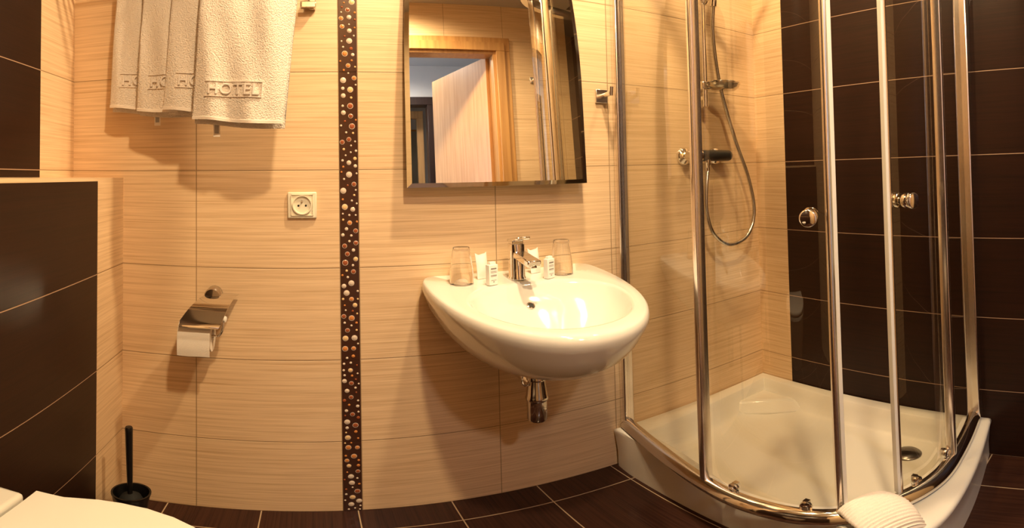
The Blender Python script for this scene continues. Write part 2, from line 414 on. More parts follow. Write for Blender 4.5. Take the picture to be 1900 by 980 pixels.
Oc = [(.862, -.003), (.838, -.17), (.785, -.40), (.752, -.565), (.752, -.70), (.80, -.84), (.89, -.925), (1.00, -.958), (1.24, -.948), (1.528, -.908)]
OP = catmull([(x, y, 0) for x, y in Oc], 8)
OP[-1] = Vector((xr(-.908) - 0.001, -.908, 0))
def ring(front, cx, cy, z):      # front curve then round the two walls
    return [(p.x, p.y, z) for p in front] + [(cx, front[-1].y * 0.66, z), (cx, front[-1].y * 0.33, z), (cx, cy, z), (cx * .66 + front[0].x * .34, cy, z), (cx * .33 + front[0].x * .67, cy, z)]
cen = Vector((1.22, -.46, 0))
def inset(P, d): return [p + (cen - p).normalized() * d for p in P]
WX, WY = 1.545, -0.003
def tring(dfront, dwall, z):
    F = inset(OP, dfront) if dfront else list(OP)
    F = [Vector((min(max(p.x, OP[0].x), xr(p.y) - 0.001 - dwall), min(p.y, WY - dwall), 0)) for p in F]
    out = [(p.x, p.y, z) for p in F]
    x0, y0 = F[-1].x, F[-1].y; x1, y1 = xr(0) - 0.004 - dwall, WY - dwall
    for k in (1, 2, 3): out.append((x0 + (x1 - x0) * k / 4, y0 + (y1 - y0) * k / 4, z))
    out.append((x1, y1, z))
    for k in (1, 2, 3): out.append((x1 + (F[0].x - x1) * k / 4, y1 + (F[0].y - y1) * k / 4, z))
    return out
def base_ring(z): return tring(0.012, 0, z)
tray = thing('shower_tray', 'white acrylic quadrant shower tray in the corner under the glass enclosure', 'shower tray', (1.2, -.45, 0))
def rel(loop, o): return [(a - o[0], b - o[1], c - o[2]) for a, b, c in loop]
TO = (1.2, -.45, 0)
loops = [base_ring(0), base_ring(0.06), tring(0.004, 0, 0.13), tring(0.0, 0, ZT - 0.012), tring(0.003, 0, ZT - 0.004), tring(0.011, 0.0, ZT),
         tring(0.095, 0.030, ZT), tring(0.102, 0.034, ZT - 0.004), tring(0.112, 0.042, ZT - 0.03), tring(0.130, 0.058, 0.078), tring(0.150, 0.08, 0.066), tring(0.21, 0.14, 0.062)]
M = MB().loft([rel(l_, TO) for l_ in loops], True, True, True)
M.build('tray_body', M_acryl, tray, sharp=50)
dr = MB().lathe([(.042, 0), (.042, 0.004), (.036, 0.010), (.020, 0.013), (0.0, 0.014)], (1.366 - TO[0], -.698 - TO[1], 0.062), (0, 0, 1), 36, True, False).build('drain_cover', simple('dark satin chrome', (.18, .16, .15), .25, 1.0), tray)
dr['label'] = 'round dark chrome drain cover'
# little moulded foot rest in the back corner of the tray
M = MB(); ax = [(1.36, -.06), (1.46, -.10), (1.49, -.20)]
M.loft([[(1.30 - TO[0], -.045 - TO[1], .060), (1.50 - TO[0], -.045 - TO[1], .060), (1.495 - TO[0], -.26 - TO[1], .060)], [(1.34 - TO[0], -.05 - TO[1], .112), (1.50 - TO[0], -.05 - TO[1], .112), (1.495 - TO[0], -.20 - TO[1], .112)]])
M.build('corner_step', M_acryl, tray, 0.012, seg=4)

# ------------------------------------------------------------------ shower enclosure
enc = thing('shower_enclosure', 'curved glass shower enclosure with chrome profiles standing on the white tray', 'shower enclosure', (0, 0, 0))
Z0, Z1 = ZT + 0.003, 1.90
def path(s0, s1, z, off=0.0, n=40):
    out = []
    for i in range(n + 1):
        s = s0 + (s1 - s0) * i / n; p = gat(s); nn, _ = gnorm(s); out.append(Vector((p.x, p.y, z)) + nn * off)
    return out
SE = GL[-1]
prof = [(-.013, -.0165), (.019, -.0165), (.022, -.012), (.021, -.003), (.016, .007), (.008, .014), (-.002, .0165), (-.011, .0155), (-.015, .010), (-.015, -.012)]
b = MB().tube(path(0, SE, Z0 + .016, 0.0, 90), 0, prof=prof, updir=(0, 0, 1)).build('bottom_rail', M_chrome, enc); b['label'] = 'curved polished chrome bottom rail'
MB().tube(path(0, SE, Z1 - .02, 0.0, 90), 0, prof=[(-.014, -.02), (.014, -.02), (.017, 0), (.014, .02), (-.014, .02), (-.017, 0)], updir=(0, 0, 1)).build('top_rail', M_chrome, enc)
def sheet(s0, s1, off, z0, z1, th=0.005, n=30):
    A = path(s0, s1, z0, off - th / 2, n); B = path(s0, s1, z0, off + th / 2, n)
    lo = A + B[::-1]
    return MB().loft([[tuple(p) for p in lo], [(p.x, p.y, z1) for p in lo]])
def post(s, off, wt, wn, z0=Z0 + .03, z1=Z1 - .03, rnd=0.25):
    p = gat(s); nn, t = gnorm(s); p = p + nn * off
    a, b2 = wt / 2, wn / 2
    pts = []
    for q in range(16):
        an = 2 * PI * q / 16; ca, sa = math.cos(an), math.sin(an)
        e = rnd; cx = math.copysign(abs(ca) ** e, ca) * a; cy = math.copysign(abs(sa) ** e, sa) * b2
        pts.append(p + t * cx + nn * cy)
    return MB().loft([[(q.x, q.y, z) for q in pts] for z in (z0, z1)])
sA = gs_near(.825, -.44) + .008; sB = gs_near(.870, -.752) + .026; sC = gs_near(1.005, -.850) + .006; sD = gs_near(1.205, -.889) + .028
# wall profiles
MB().span((.888, -.001, Z0), (.922, -.030, Z1)).build('wall_profile', M_post, enc, 0.004)
xe = xr(-.86)
MB().span((xe - .001, -.842, Z0), (xe - .034, -.882, Z1)).build('wall_profile', M_post, enc, 0.004)
# fixed panels
sheet(0.02, sA, -0.002, Z0 + .03, Z1 - .03).build('fixed_glass', M_glass, enc)
sheet(sD, SE - .02, -0.002, Z0 + .03, Z1 - .03).build('fixed_glass', M_glass, enc)
post(sA, -0.002, .020, .026).build('glass_post', M_post, enc)
post(sD, -0.002, .018, .024).build('glass_post', M_post, enc)
MB().tube([], 0) if False else None
def knob(s, z, off):
    p = gat(s); nn, _ = gnorm(s); c = Vector((p.x, p.y, z)) + nn * off; mb = MB()
    for sg in (1, -1):
        mb.lathe([(.010, .002), (.010, .006), (.0165, .007), (.0175, .010), (.0175, .015), (.014, .018), (.013, .022), (.0175, .025), (.0185, .030), (.0175, .034), (.0155, .0355), (0, .0355)], c, nn * sg, 32)
    return mb
def roller(s, off):
    p = gat(s); nn, t = gnorm(s); c = Vector((p.x, p.y, Z0 + .036)) + nn * off
    mb = MB(); mb.lathe([(.0135, -.004), (.0145, 0), (.0135, .005), (.009, .007), (0, .007)], c, nn, 24); mb.lathe([(.006, .006), (.006, .010), (0, .010)], c, nn, 12)
    mb.box(c + nn * -.006, (.012, .012, .03)); return mb
OFFD = -0.020
d1 = sheet(sA - .03, sB - .008, OFFD, Z0 + .034, Z1 - .035).build('sliding_door', M_glass, enc)
post(sB, OFFD, .013, .022).build('edge_profile', M_post, d1)
post(sB + .011, OFFD + .006, .009, .018).build('door_seal', M_seal, d1)
k = knob(sB - .044, .905, OFFD).build('door_knob', M_chrome, d1)
for s in (sA + .085, sB - .075): roller(s, OFFD + .006).build('roller', M_chrome, d1)
d2 = sheet(sC + .008, sD + .03, OFFD, Z0 + .034, Z1 - .035).build('sliding_door', M_glass, enc)
post(sC + .003, OFFD, .010, .018).build('edge_profile', M_post, d2)
post(sC - .0065, OFFD + .006, .009, .015).build('door_seal', M_seal, d2)
knob(sC + .050, .925, OFFD).build('door_knob', M_chrome, d2)
for s in (sC + .055, sD - .015): roller(s, OFFD + .006).build('roller', M_chrome, d2)

# ------------------------------------------------------------------ shower fittings
mx = thing('shower_mixer', 'chrome shower mixer with black grip on the tiled shower wall', 'shower mixer', (1.250, 0, 1.052))
for dx in (-.074, .074):
    MB().lathe([(.031, 0), (.031, .006), (.026, .014), (.016, .018), (.013, .022), (.013, .05)], (dx, 0, 0), (0, -1, 0), 32).build('wall_rosette', M_chrome, mx)
MB().lathe([(.014, -.105), (.018, -.10), (.019, -.09), (.019, -.02), (.017, -.015)], (0, -.058, 0), (1, 0, 0), 28).build('mixer_body', M_chrome, mx)
g_ = MB().lathe([(.018, -.048), (.0195, -.045), (.0195, .085), (.018, .092), (.010, .095)], (0, -.058, 0), (1, 0, 0), 28).build('temperature_grip', simple('black grip', (.02, .02, .02), .3), mx); g_['label'] = 'black cylindrical temperature grip'
MB().lathe([(.011, -.012), (.011, -.03), (.0085, -.034), (.0085, -.052)], (-.018, -.062, 0), (0, 0, 1), 20).build('hose_outlet', M_chrome, mx)
rail = thing('shower_rail', 'slim chrome slide rail carrying the soap dish and hand shower', 'shower rail', (1.236, 0, 1.22))
MB().cyl((0, -.055, .0), (0, -.055, .72), .0095).build('pole', M_chrome, rail)
for z_ in (.03, .69): MB().lathe([(.02, 0), (.02, .006), (.010, .01), (.010, .055)], (0, 0, z_), (0, -1, 0)).build('wall_bracket', M_chrome, rail)
MB().lathe([(.012, -.02), (.018, -.012), (.018, .015), (.012, .022)], (0, -.058, .385), (0, 0, 1)).cyl((0, -.06, .385), (.012, -.10, .395), .012).build('sliding_holder', M_chrome, rail)
sd = thing('soap_dish', 'clear chrome rimmed soap dish clipped on the shower rail', 'soap dish', (1.296, -.085, 1.286))
M = MB()
def oval(a, b, z, n=36): return [(a * math.cos(2 * PI * j / n), b * math.sin(2 * PI * j / n), z) for j in range(n)]
M.loft([oval(.050, .034, -.006), oval(.064, .045, .004), oval(.068, .048, .016), oval(.066, .046, .016), oval(.061, .042, .005), oval(.048, .032, -.003)], True, True, True).build('dish', simple('smoked clear plastic', (.66, .58, .46), .10, .7), sd)
for r_ in (0,): MB().tube([Vector(p) for p in oval(.069, .049, .018)] + [Vector(oval(.069, .049, .018)[0])], .0028, 8).build('rim', M_chrome, sd)
MB().span((-.085, .012, -.008), (-.045, .048, .020)).build('clip', M_chrome, sd, .004)
hs = thing('hand_shower', 'chrome hand shower held at the top of the rail', 'hand shower', (1.242, -.10, 1.62))
MB().tube(catmull([(0, 0, -.05), (0.002, -.01, .02), (.004, -.03, .10), (.006, -.055, .17)]), .012, 16).build('grip', M_chrome, hs)
MB().lathe([(.014, -.012), (.040, -.004), (.045, .006), (.043, .012), (0, .013)], (.006, -.07, .185), Vector((0, -.8, -.55)), 36).build('spray_head', M_chrome, hs)
hp = catmull([(1.2320, -.062, 1.0010), (1.2175, -.068, 0.9480), (1.2115, -.072, 0.8650), (1.2385, -.075, 0.7850), (1.3135, -.077, 0.7380), (1.4075, -.077, 0.7600), (1.4505, -.075, 0.8450), (1.4285, -.072, 0.9670), (1.3675, -.068, 1.1070), (1.3105, -.066, 1.2600), (1.2765, -.072, 1.3740), (1.2515, -.085, 1.4900), (1.2455, -.098, 1.5730)], 14)
tag(MB().tube(hp, .0068, 12).build('shower_hose', simple('grey metal hose', (.62, .60, .56), .22, 1.0, bump=None)), 'grey metal shower hose looping down from the mixer', 'hose')

# ------------------------------------------------------------------ wash basin
CX = .533
def rimz(y): return .737 + .085 * y
BN = 96
def outl(th):                 # D shaped outer outline, th from 0..1 around, starts back right
    pass
def outer_curve():
    pts = []
    a, b, yc = .253, .412, -.10
    P = [(CX + a * math.cos(t), yc + b * math.sin(t)) for t in [-(PI) * i / 56 for i in range(57)]]   # right -> front -> left
    P = [(CX + math.copysign(abs((x - CX) / a) ** .93, x - CX) * a, y) for x, y in P]
    back = [(CX - a, -.07), (CX - a + .002, -.04), (CX - a + .008, -.018), (CX - a + .022, -.004)]
    n = 28; bx = [(CX - a + .022 + (2 * a - .044) * i / n, -.001) for i in range(1, n)]
    br = [(CX + a - .022, -.004), (CX + a - .008, -.018), (CX + a - .002, -.04), (CX + a, -.07)]
    return P + back + bx + br
OC = outer_curve()
def sc_loop(s, dz, cy=-.10, minback=None):
    out = []
    for x, y in OC:
        X = CX + (x - CX) * s; Y = cy + (y - cy) * s
        if Y > cy and minback is not None: Y = y * (1 - minback) + Y * minback
        out.append((X, min(Y, -.001), rimz(y * .5 + Y * .5) + dz))
    return out
# inner bowl ellipse sampled by direction from bowl centre so loops correspond
BX, BY = CX, -.300
def inner_loop(a, b, bz, yc=BY, flat=0.0):
    out = []
    for x, y in OC:
        dx, dy = x - BX, y - yc
        dd = math.hypot(dx, dy); r1 = dd / math.hypot(dx / a, dy / b); r2 = math.hypot(x - BX, y - BY) * .845 * (a / .213)
        rr = (r1 ** -10 + r2 ** -10) ** -.1; X = BX + dx / dd * rr; Y = yc + dy / dd * rr
        out.append((X, Y, rimz(Y) * (1 - flat) + flat * .7 + bz))
    return out
basin = thing('wash_basin', 'white ceramic half-round wash basin hung on the cream tiled wall', 'wash basin', (CX, 0, .5))
BO = (CX, 0, .5)
def mixloop(A, B, t): return [tuple(a[i] * (1 - t) + b[i] * t for i in range(3)) for a, b in zip(A, B)]
L0 = sc_loop(1.0, -.016, minback=0); L1 = sc_loop(.992, -.004, minback=0); L2 = sc_loop(.975, 0, minback=0)
def under(s, dz, mb): return sc_loop(s, dz, minback=mb)
I0 = inner_loop(.213, .172, 0.0)
loops = [under(.16, -.180, .55), under(.34, -.177, .5), under(.50, -.169, .45), under(.64, -.155, .4), under(.76, -.134, .32), under(.86, -.104, .25), under(.935, -.069, .18), under(.978, -.040, .1),
         sc_loop(.999, -.024, minback=0), L0, L1, L2, mixloop(L2, I0, .5), mixloop(L2, I0, .86), I0, inner_loop(.209, .167, -.006), inner_loop(.202, .158, -.020, BY - .003), inner_loop(.190, .140, -.044, BY - .012), inner_loop(.170, .115, -.066, BY - .022), inner_loop(.14, .093, -.094, BY - .028), inner_loop(.085, .06, -.114, BY - .028), inner_loop(.03, .03, -.121, BY - .028)]
M = MB().loft([rel(l_, BO) for l_ in loops], True, True, True)
bb = M.build('basin_body', M_ceramic, basin, sharp=75)
MB().lathe([(.030, 0), (.030, .003), (.022, .006), (0, .007)], (0, BY - .028, rimz(BY - .028) - .121 - .5), (0, 0, 1), 28).build('drain_plug', M_chrome, basin)
bpy.context.view_layer.update()
oy = -.176
_hit, _loc, _nor, _i = bb.ray_cast(Vector((-.012, oy, .5)), Vector((0, 0, -1))); oz = _loc.z + .5 if _hit else .69
ON = (_nor if _hit else Vector((0, -.8, .6))).normalized()
OH = Vector((-.012, oy, oz - .5)) - ON * .0006
M = MB().mat(0).lathe([(.0105, 0), (.0105, .004), (.007, .005)], OH, ON, 24, True, False)
M.mat(1).lathe([(.0072, .0), (.0072, .0046), (0, .0046)], OH, ON, 20); M.build('overflow_hole', [M_chrome, M_hole], basin)
# bottle trap
bt = thing('bottle_trap', 'chrome bottle trap hanging under the wash basin', 'drain trap', (.521, -.20, .365))
MB().lathe([(.0165, .215), (.0165, .125), (.0165, .12)], (0, 0, 0), (0, 0, 1), 28).build('inlet_pipe', M_chrome, bt)
MB().lathe([(.0, 0), (.020, 0.0), (.0245, .006), (.0245, .060), (.027, .062), (.0285, .068), (.026, .075), (.021, .118), (.0245, .121), (.0245, .134), (.020, .140), (.017, .141)], (0, 0, 0), (0, 0, 1), 32).build('trap_cup', M_chromed, bt)
MB().tube(catmull([(0, 0, .105), (-.012, .05, .112), (-.02, .12, .118), (-.02, .199, .12)]), .012, 16).lathe([(.028, 0), (.026, .008), (.014, .012)], (-.02, .199, .12), (0, -1, 0)).build('outlet_pipe', M_chrome, bt)
M = MB(); M.tube([Vector((-.028 + .011 * math.cos(a * PI / 8), -.004, .124 + .016 * math.sin(a * PI / 8))) for a in range(17)], .0026, 8); M.build('chain_ring', M_chrome, bt)

# ------------------------------------------------------------------ faucet
FX, FY = .527, -.080; FZ = rimz(FY) - .001
fc = thing('basin_faucet', 'chrome single-lever faucet standing on the back of the basin', 'faucet', (FX, FY, FZ))
M = MB()
def rrect(cx, cy, a, b, z, r=.35, n=20):
    out = []
    for q in range(n):
        an = 2 * PI * (q + .5) / n; ca, sa = math.cos(an), math.sin(an)
        out.append((cx + math.copysign(abs(ca) ** (r * 2), ca) * a, cy + math.copysign(abs(sa) ** (r * 2), sa) * b, z))
    return out
M.loft([rrect(0, 0, .024, .025, 0, .5), rrect(0, 0, .0245, .0255, .004, .5), rrect(0, 0, .0215, .0225, .009, .5), rrect(0, 0, .0215, .0225, .055, .42), rrect(0, .002, .021, .022, .078, .35), rrect(0, .003, .0205, .021, .094, .3)])
M.build('body', M_chrome, fc)
ry = Matrix.Rotation(math.radians(-9), 3, 'X')
MB().box((0, -.065, .062), (.036, .095, .017), Matrix.Rotation(math.radians(7), 3, 'X')).cyl((0, -.103, .055), (0, -.103, .044), .010).build('spout', M_chrome, fc, .003)
MB().box((0, -.012, .108), (.037, .075, .008), Matrix.Rotation(math.radians(-10), 3, 'X')).span((-.016, -.010, .092), (.016, .020, .104)).build('lever', M_chrome, fc, .003)

# ------------------------------------------------------------------ tumblers and toiletries on the basin
def deckz(x, y): return rimz(y) + .0008
def tumbler(x, y, label):
    o = MB().lathe([(.0300, 0), (.0308, .0015), (.0300, .030), (.0262, .058), (.0215, .090), (.0205, .0935), (.0, .0935), (.0, .0855), (.0185, .0850), (.0240, .058), (.0278, .030), (.0286, .0015), (.0300, 0)], (0, 0, 0), (0, 0, 1), 40, False, False).build('drinking_glass', M_tumbler)
    o.location = (x, y, deckz(x, y)); return tag(o, label, 'glass', 'upturned tumblers on the basin')
tumbler(.375, -.082, 'upturned clear tumbler on the left back of the basin')
tumbler(.658, -.082, 'upturned clear tumbler on the right back of the basin')
def toilet_box(x, y, rz, label):
    t = thing('shampoo_carton', label, 'toiletry', (x, y, deckz(x, y))); t.rotation_euler = (0, 0, rz); t['group'] = 'printed cartons on the basin'
    MB().span((-.0135, -.008, 0), (.0135, .008, .053)).build('carton', M_card, t, .0015)
    MB().loft([[(-.0095, -.006, .0525), (.0095, -.006, .0525), (.0095, .006, .0525), (-.0095, .006, .0525)], [(-.008, -.0045, .060), (.008, -.0045, .060), (.008, .0045, .060), (-.008, .0045, .060)]]).build('cap', M_card, t, .001)
    M = MB()
    for zz, hw, hh in ((.043, .0085, .0016), (.036, .009, .0004), (.033, .009, .0004), (.026, .009, .0007), (.0235, .009, .0004), (.013, .008, .0004), (.009, .002, .001)):
        M.span((-hw, -.0084, zz - hh), (hw, -.0080, zz + hh))
    M.build('printed_text', M_print, t); return t
toilet_box(.443, -.118, math.radians(16), 'small white printed carton in front of the pouch left of the faucet')
toilet_box(.605, -.112, math.radians(22), 'small white printed carton in front of the pouch right of the faucet')
def pouch(x, y, rz, lean, label):
    n = 12; F = []; B = []
    M = MB(); rows = []
    for j in range(9):
        v = j / 8; row = []
        for i in range(n + 1):
            u = i / n * 2 - 1; bulge = .007 * (1 - u * u) * math.sin(PI * min(1, v * .9 + .05)) 
            topc = -.008 * (1 - u * u) * v ** 3; hw = .0165 + .002 * abs(v - .4)
            row.append((u * hw, -bulge - .0006, v * .070 + topc))
        back = [(p[0], .0006 + (-p[1]) * .6, p[2]) for p in row[::-1]]
        rows.append(row + back)
    M.loft(rows); o = M.build('soap_pouch', M_card); o.location = (x, y, deckz(x, y)); o.rotation_euler = (lean, 0, rz)
    return tag(o, label, 'toiletry', 'white pouches on the basin')
pouch(.441, -.058, math.radians(14), math.radians(-10), 'white pillow-shaped sachet standing behind the carton left of the faucet')
pouch(.595, -.052, math.radians(14), math.radians(-12), 'white pillow-shaped sachet standing behind the carton right of the faucet')

# ------------------------------------------------------------------ mirror
mir = thing('wall_mirror', 'tall rectangular mirror with polished edge above the wash basin', 'mirror', (.509, -.003, .977))
TILT = math.radians(3.5); mir.rotation_euler = (0, 0, math.radians(-2.0)); mir.location.y = -.0105
def mw(z):      # left and right half widths: sides draw in slightly towards the arched top
    k = max(0, (z - .25) / .36); return -.262 + .008 * k ** 2, .248 - .026 * k ** 2
loopf = []
zs = [0, .1, .2, .3, .38, .44, .5, .54, .58]
R_ = [(mw(z_)[1], z_) for z_ in zs]; L_ = [(mw(z_)[0], z_) for z_ in zs[::-1]]
top = [(.232 * math.cos(t) - .006, .58 + .06 * math.sin(t)) for t in [PI * i / 14 for i in range(1, 14)]]
outl_ = R_ + top + L_
cm = (0, .30)
def mloop(k, dy): return [(cm[0] + (x - cm[0]) * (1 - k / .25), None, cm[1] + (z_ - cm[1]) * (1 - k / .32), dy) for x, z_ in outl_]
def ml(k, y):
    out = []
    for x, _, z_, dy in mloop(k, y):
        out.append((x, -.042 + z_ * math.tan(TILT) * 1.0 + dy, z_))
    return out
M = MB(); M.mat(1).loft([ml(.000, .0), ml(0, -.002), ml(.012, -.005)], True, True, False); M.mat(0).loft([ml(.012, -.005), ml(.5 * .02 + .0021, -.005)], True, False, True)
M.build('mirror_glass', [M_mirror, M_mirredge], mir, sharp=8)
for x_ in (-.18, .18): MB().span((x_ - .02, .010, .03), (x_ + .02, -.030, .06)).build('wall_bracket', M_alu, mir)

# ------------------------------------------------------------------ robe hooks
def hook(loc, yaw, label):
    t = thing('robe_hook', label, 'hook', loc, 'square chrome robe hooks'); t.rotation_euler = (0, 0, yaw)
    MB().span((-.021, 0, -.021), (.021, -.008, .021)).build('wall_plate', M_post, t, .002)
    MB().cyl((0, -.006, 0), (0, -.058, .003), .0075).cyl((0, -.058, -.004), (0, -.062, .022), .0058).build('peg', M_chrome, t); return t
hook((.848, 0, 1.238), 0, 'square chrome robe hook on the wall between mirror and shower')
hook((1.255, YD, 1.79), PI, 'square chrome robe hook on the tiled wall beside the door, seen in the mirror')

# ------------------------------------------------------------------ socket
so = thing('wall_socket', 'ivory power socket on the cream tiles left of the dotted border', 'socket', (-.020, 0, .935))
MB().span((-.0375, 0, -.034), (.0375, -.008, .034)).build('cover_plate', M_plastic, so, .003)
M = MB(); M.lathe([(.0250, .000), (.0250, .0058), (.0225, .0058), (.0212, .0004), (.0, .0004)], (0, -.008, .001), (0, -1, 0), 40, True, False)
M.span((-.028, -.008, -.027), (.028, -.011, -.0255)).span((-.028, -.008, .0265), (.028, -.011, .028)).span((-.0285, -.008, -.027), (-.027, -.011, .028)).span((.027, -.008, -.027), (.0285, -.011, .028)); M.build('socket_face', M_plastic, so)
M = MB()
for px_ in (-.0095, .0095): M.lathe([(.0028, 0), (.0028, .0006), (0, .0006)], (px_, -.0082, -.001), (0, -1, 0), 14)
M.build('contact_hole', M_hole, so)
MB().lathe([(.0026, -.003), (.0026, .006), (.0015, .0075), (0, .0075)], (0, -.0075, .011), (0, -1, 0), 14).build('earth_pin', M_alu, so)

# ------------------------------------------------------------------ toilet roll holder and roll
hd = thing('toilet_roll_holder', 'chrome toilet roll holder with curved lid on the cream wall', 'paper holder', (-.248, 0, .699))
MB().lathe([(.020, 0), (.0215, .003), (.0215, .036), (.019, .042), (0, .044)], (0, 0, 0), (0, -1, 0), 36).build('wall_mount', M_chromed, hd)
cv = [(-.018, .004), (-.045, .001), (-.072, -.010), (-.095, -.026), (-.116, -.047), (-.124, -.062)]
CVP = catmull([(0, a, b_) for a, b_ in cv], 5)
M = MB(); n_ = len(CVP)
def lidx(i): t_ = i / (n_ - 1); return (-.010 - .055 * min(1, t_ * 1.25), .066 - .036 * t_)
A = [(lidx(i)[0], p.y, p.z) for i, p in enumerate(CVP)]; B = [(lidx(i)[1], p.y, p.z) for i, p in enumerate(CVP)]
A2 = [(a, b_, c - .0016) for a, b_, c in A]; B2 = [(a, b_, c - .0016) for a, b_, c in B]
M.loft([[A[i], B[i], B2[i], A2[i]] for i in range(n_)]); M.build('lid', M_chrome, hd)
MB().tube(catmull([(.015, -.035, -.002), (.030, -.055, -.020), (.036, -.075, -.045), (.034, -.085, -.075), (.026, -.082, -.092), (.012, -.076, -.096), (-.07, -.074, -.096)], 6), .0032, 10).build('wire_arm', M_chrome, hd)
MB().lathe([(.0, -.010), (.007, -.008), (.0085, 0), (.0075, .008), (0, .010)], (.036, -.092, -.045), (1, -.3, 0), 20).build('end_cap', M_seal, hd)
tr = thing('toilet_roll', 'white toilet paper roll under the chrome lid of the wall holder', 'toilet roll', (-.280, -.074, .603))
MB().lathe([(.019, -.040), (.042, -.040), (.042, .040), (.019, .040), (.019, -.040)], (0, 0, 0), (1, 0, 0), 40, False, False).build('paper', M_paper, tr)
M = MB(); sh = [(-.0425 * math.cos(a), .0425 * math.sin(a)) for a in [PI / 2 * (1 - i / 8) for i in range(9)]] + [(-.0435, -.015), (-.0438, -.030), (-.042, -.046)]
M.loft([[(-.040, y_, z_), (-.01, y_ - .0006, z_ - .0006), (.015, y_, z_ + .0004), (.040, y_, z_), (.040, y_ + .001, z_), (-.040, y_ + .001, z_)] for y_, z_ in sh]); M.build('loose_sheet', M_paper, tr)

# ------------------------------------------------------------------ toilet brush
br = thing('toilet_brush', 'black toilet brush in a black bucket in the left corner on the floor', 'toilet brush', (-.425, -.146, 0)); br.scale = (.92, .92, .94)
MB().lathe([(.0, .0), (.036, 0), (.038, .004), (.046, .10), (.0505, .128), (.053, .134), (.053, .139), (.048, .139), (.046, .12), (.036, .01), (0, .01)], (0, 0, 0), (0, 0, 1), 40, False, False).build('bucket', M_black, br)
MB().lathe([(.007, .12), (.007, .15), (.0085, .22), (.0105, .355), (.0108, .368), (.009, .372), (0, .373)], (0, 0, 0), Vector((-.012, -.02, 1)), 24).build('handle', M_black, br)
M = MB(); M.lathe([(.0, .03), (.030, .035), (.036, .06), (.036, .10), (.026, .124), (.008, .135)], (0, 0, 0), (0, 0, 1), 28); M.build('brush_head', M_blackm, br)

# ------------------------------------------------------------------ toilet
TY = -.766
to = thing('toilet', 'white wall-hung toilet with closed lid against the dark tiled casing', 'toilet', (XBOX, TY, 0))
def seat_loop(k, z, x0=.075, notch=True):
    pts = []
    prof_ = [(x0, .170), (x0 + .03, .171), (x0 + .055, .172), (.15, .178), (.19, .188), (.23, .191), (.28, .187), (.33, .172), (.37, .150), (.41, .115), (.437, .070), (.447, .025)]
    up = [(x, y * k) for x, y in prof_]; lo = [(x, -y * k) for x, y in prof_[::-1]]
    cxm = .26
    return [(.07 + (cxm + (x - cxm) * k - .07) * .90, y, z - .019) for x, y in up + lo]
MB().loft([seat_loop(.90, .418), seat_loop(.985, .420), seat_loop(1.0, .426), seat_loop(1.0, .432), seat_loop(.985, .437), seat_loop(.9, .4385)]).build('lid', M_seat, to, sharp=50)
MB().loft([seat_loop(.90, .397), seat_loop(.985, .398), seat_loop(.99, .404), seat_loop(.985, .415)]).build('seat', M_seat, to, sharp=50)
def bowl_loop(s, z, dx): return [(max(.0005, .0 + x * s + dx if x > .08 else 0.0005), y * (s * .5 + .5 * (1 if z > .3 else s)), z) for x, y, _ in seat_loop(1, 0)]
MB().loft([[(max(0.001, (x - .075) * s / .372 * 1.0), y * t_, z_) for x, y, _ in seat_loop(1, 0)] for s, t_, z_ in ((.20, .60, .07), (.28, .66, .10), (.34, .78, .18), (.395, .9, .27), (.425, .96, .34), (.43, .97, .369))]).build('bowl', M_ceramic, to, sharp=60)
MB().span((.001, -.172, .33), (.058, .165, .408)).build('hinge_block', M_ceramic, to, .010, seg=3)

# ------------------------------------------------------------------ towel rack and towels
rk = thing('towel_rack', 'chrome towel rack on the wall holding the folded white towels', 'towel rack', (-.243, 0, 1.60))
MB().span((.245, 0, -.150), (.262, -.012, .06)).build('wall_plate', M_chrome, rk, .002)
MB().span((-.335, 0, -.060), (-.318, -.012, .06)).build('wall_plate', M_chrome, rk, .002)
MB().span((.222, -.012, -.150), (.262, -.030, -.132)).build('end_bracket', M_chrome, rk, .002)
for x in (.2535, -.3265): MB().span((x - .006, -.010, .0), (x + .006, -.185, .010)).build('side_arm', M_chrome, rk, .002)

TYS = [-.062, -.092, -.122, -.160]
for yb in TYS: MB().cyl((-.326, yb, .004), (.2535, yb, .004), .0055, n=16).build('bar', M_chrome, rk)
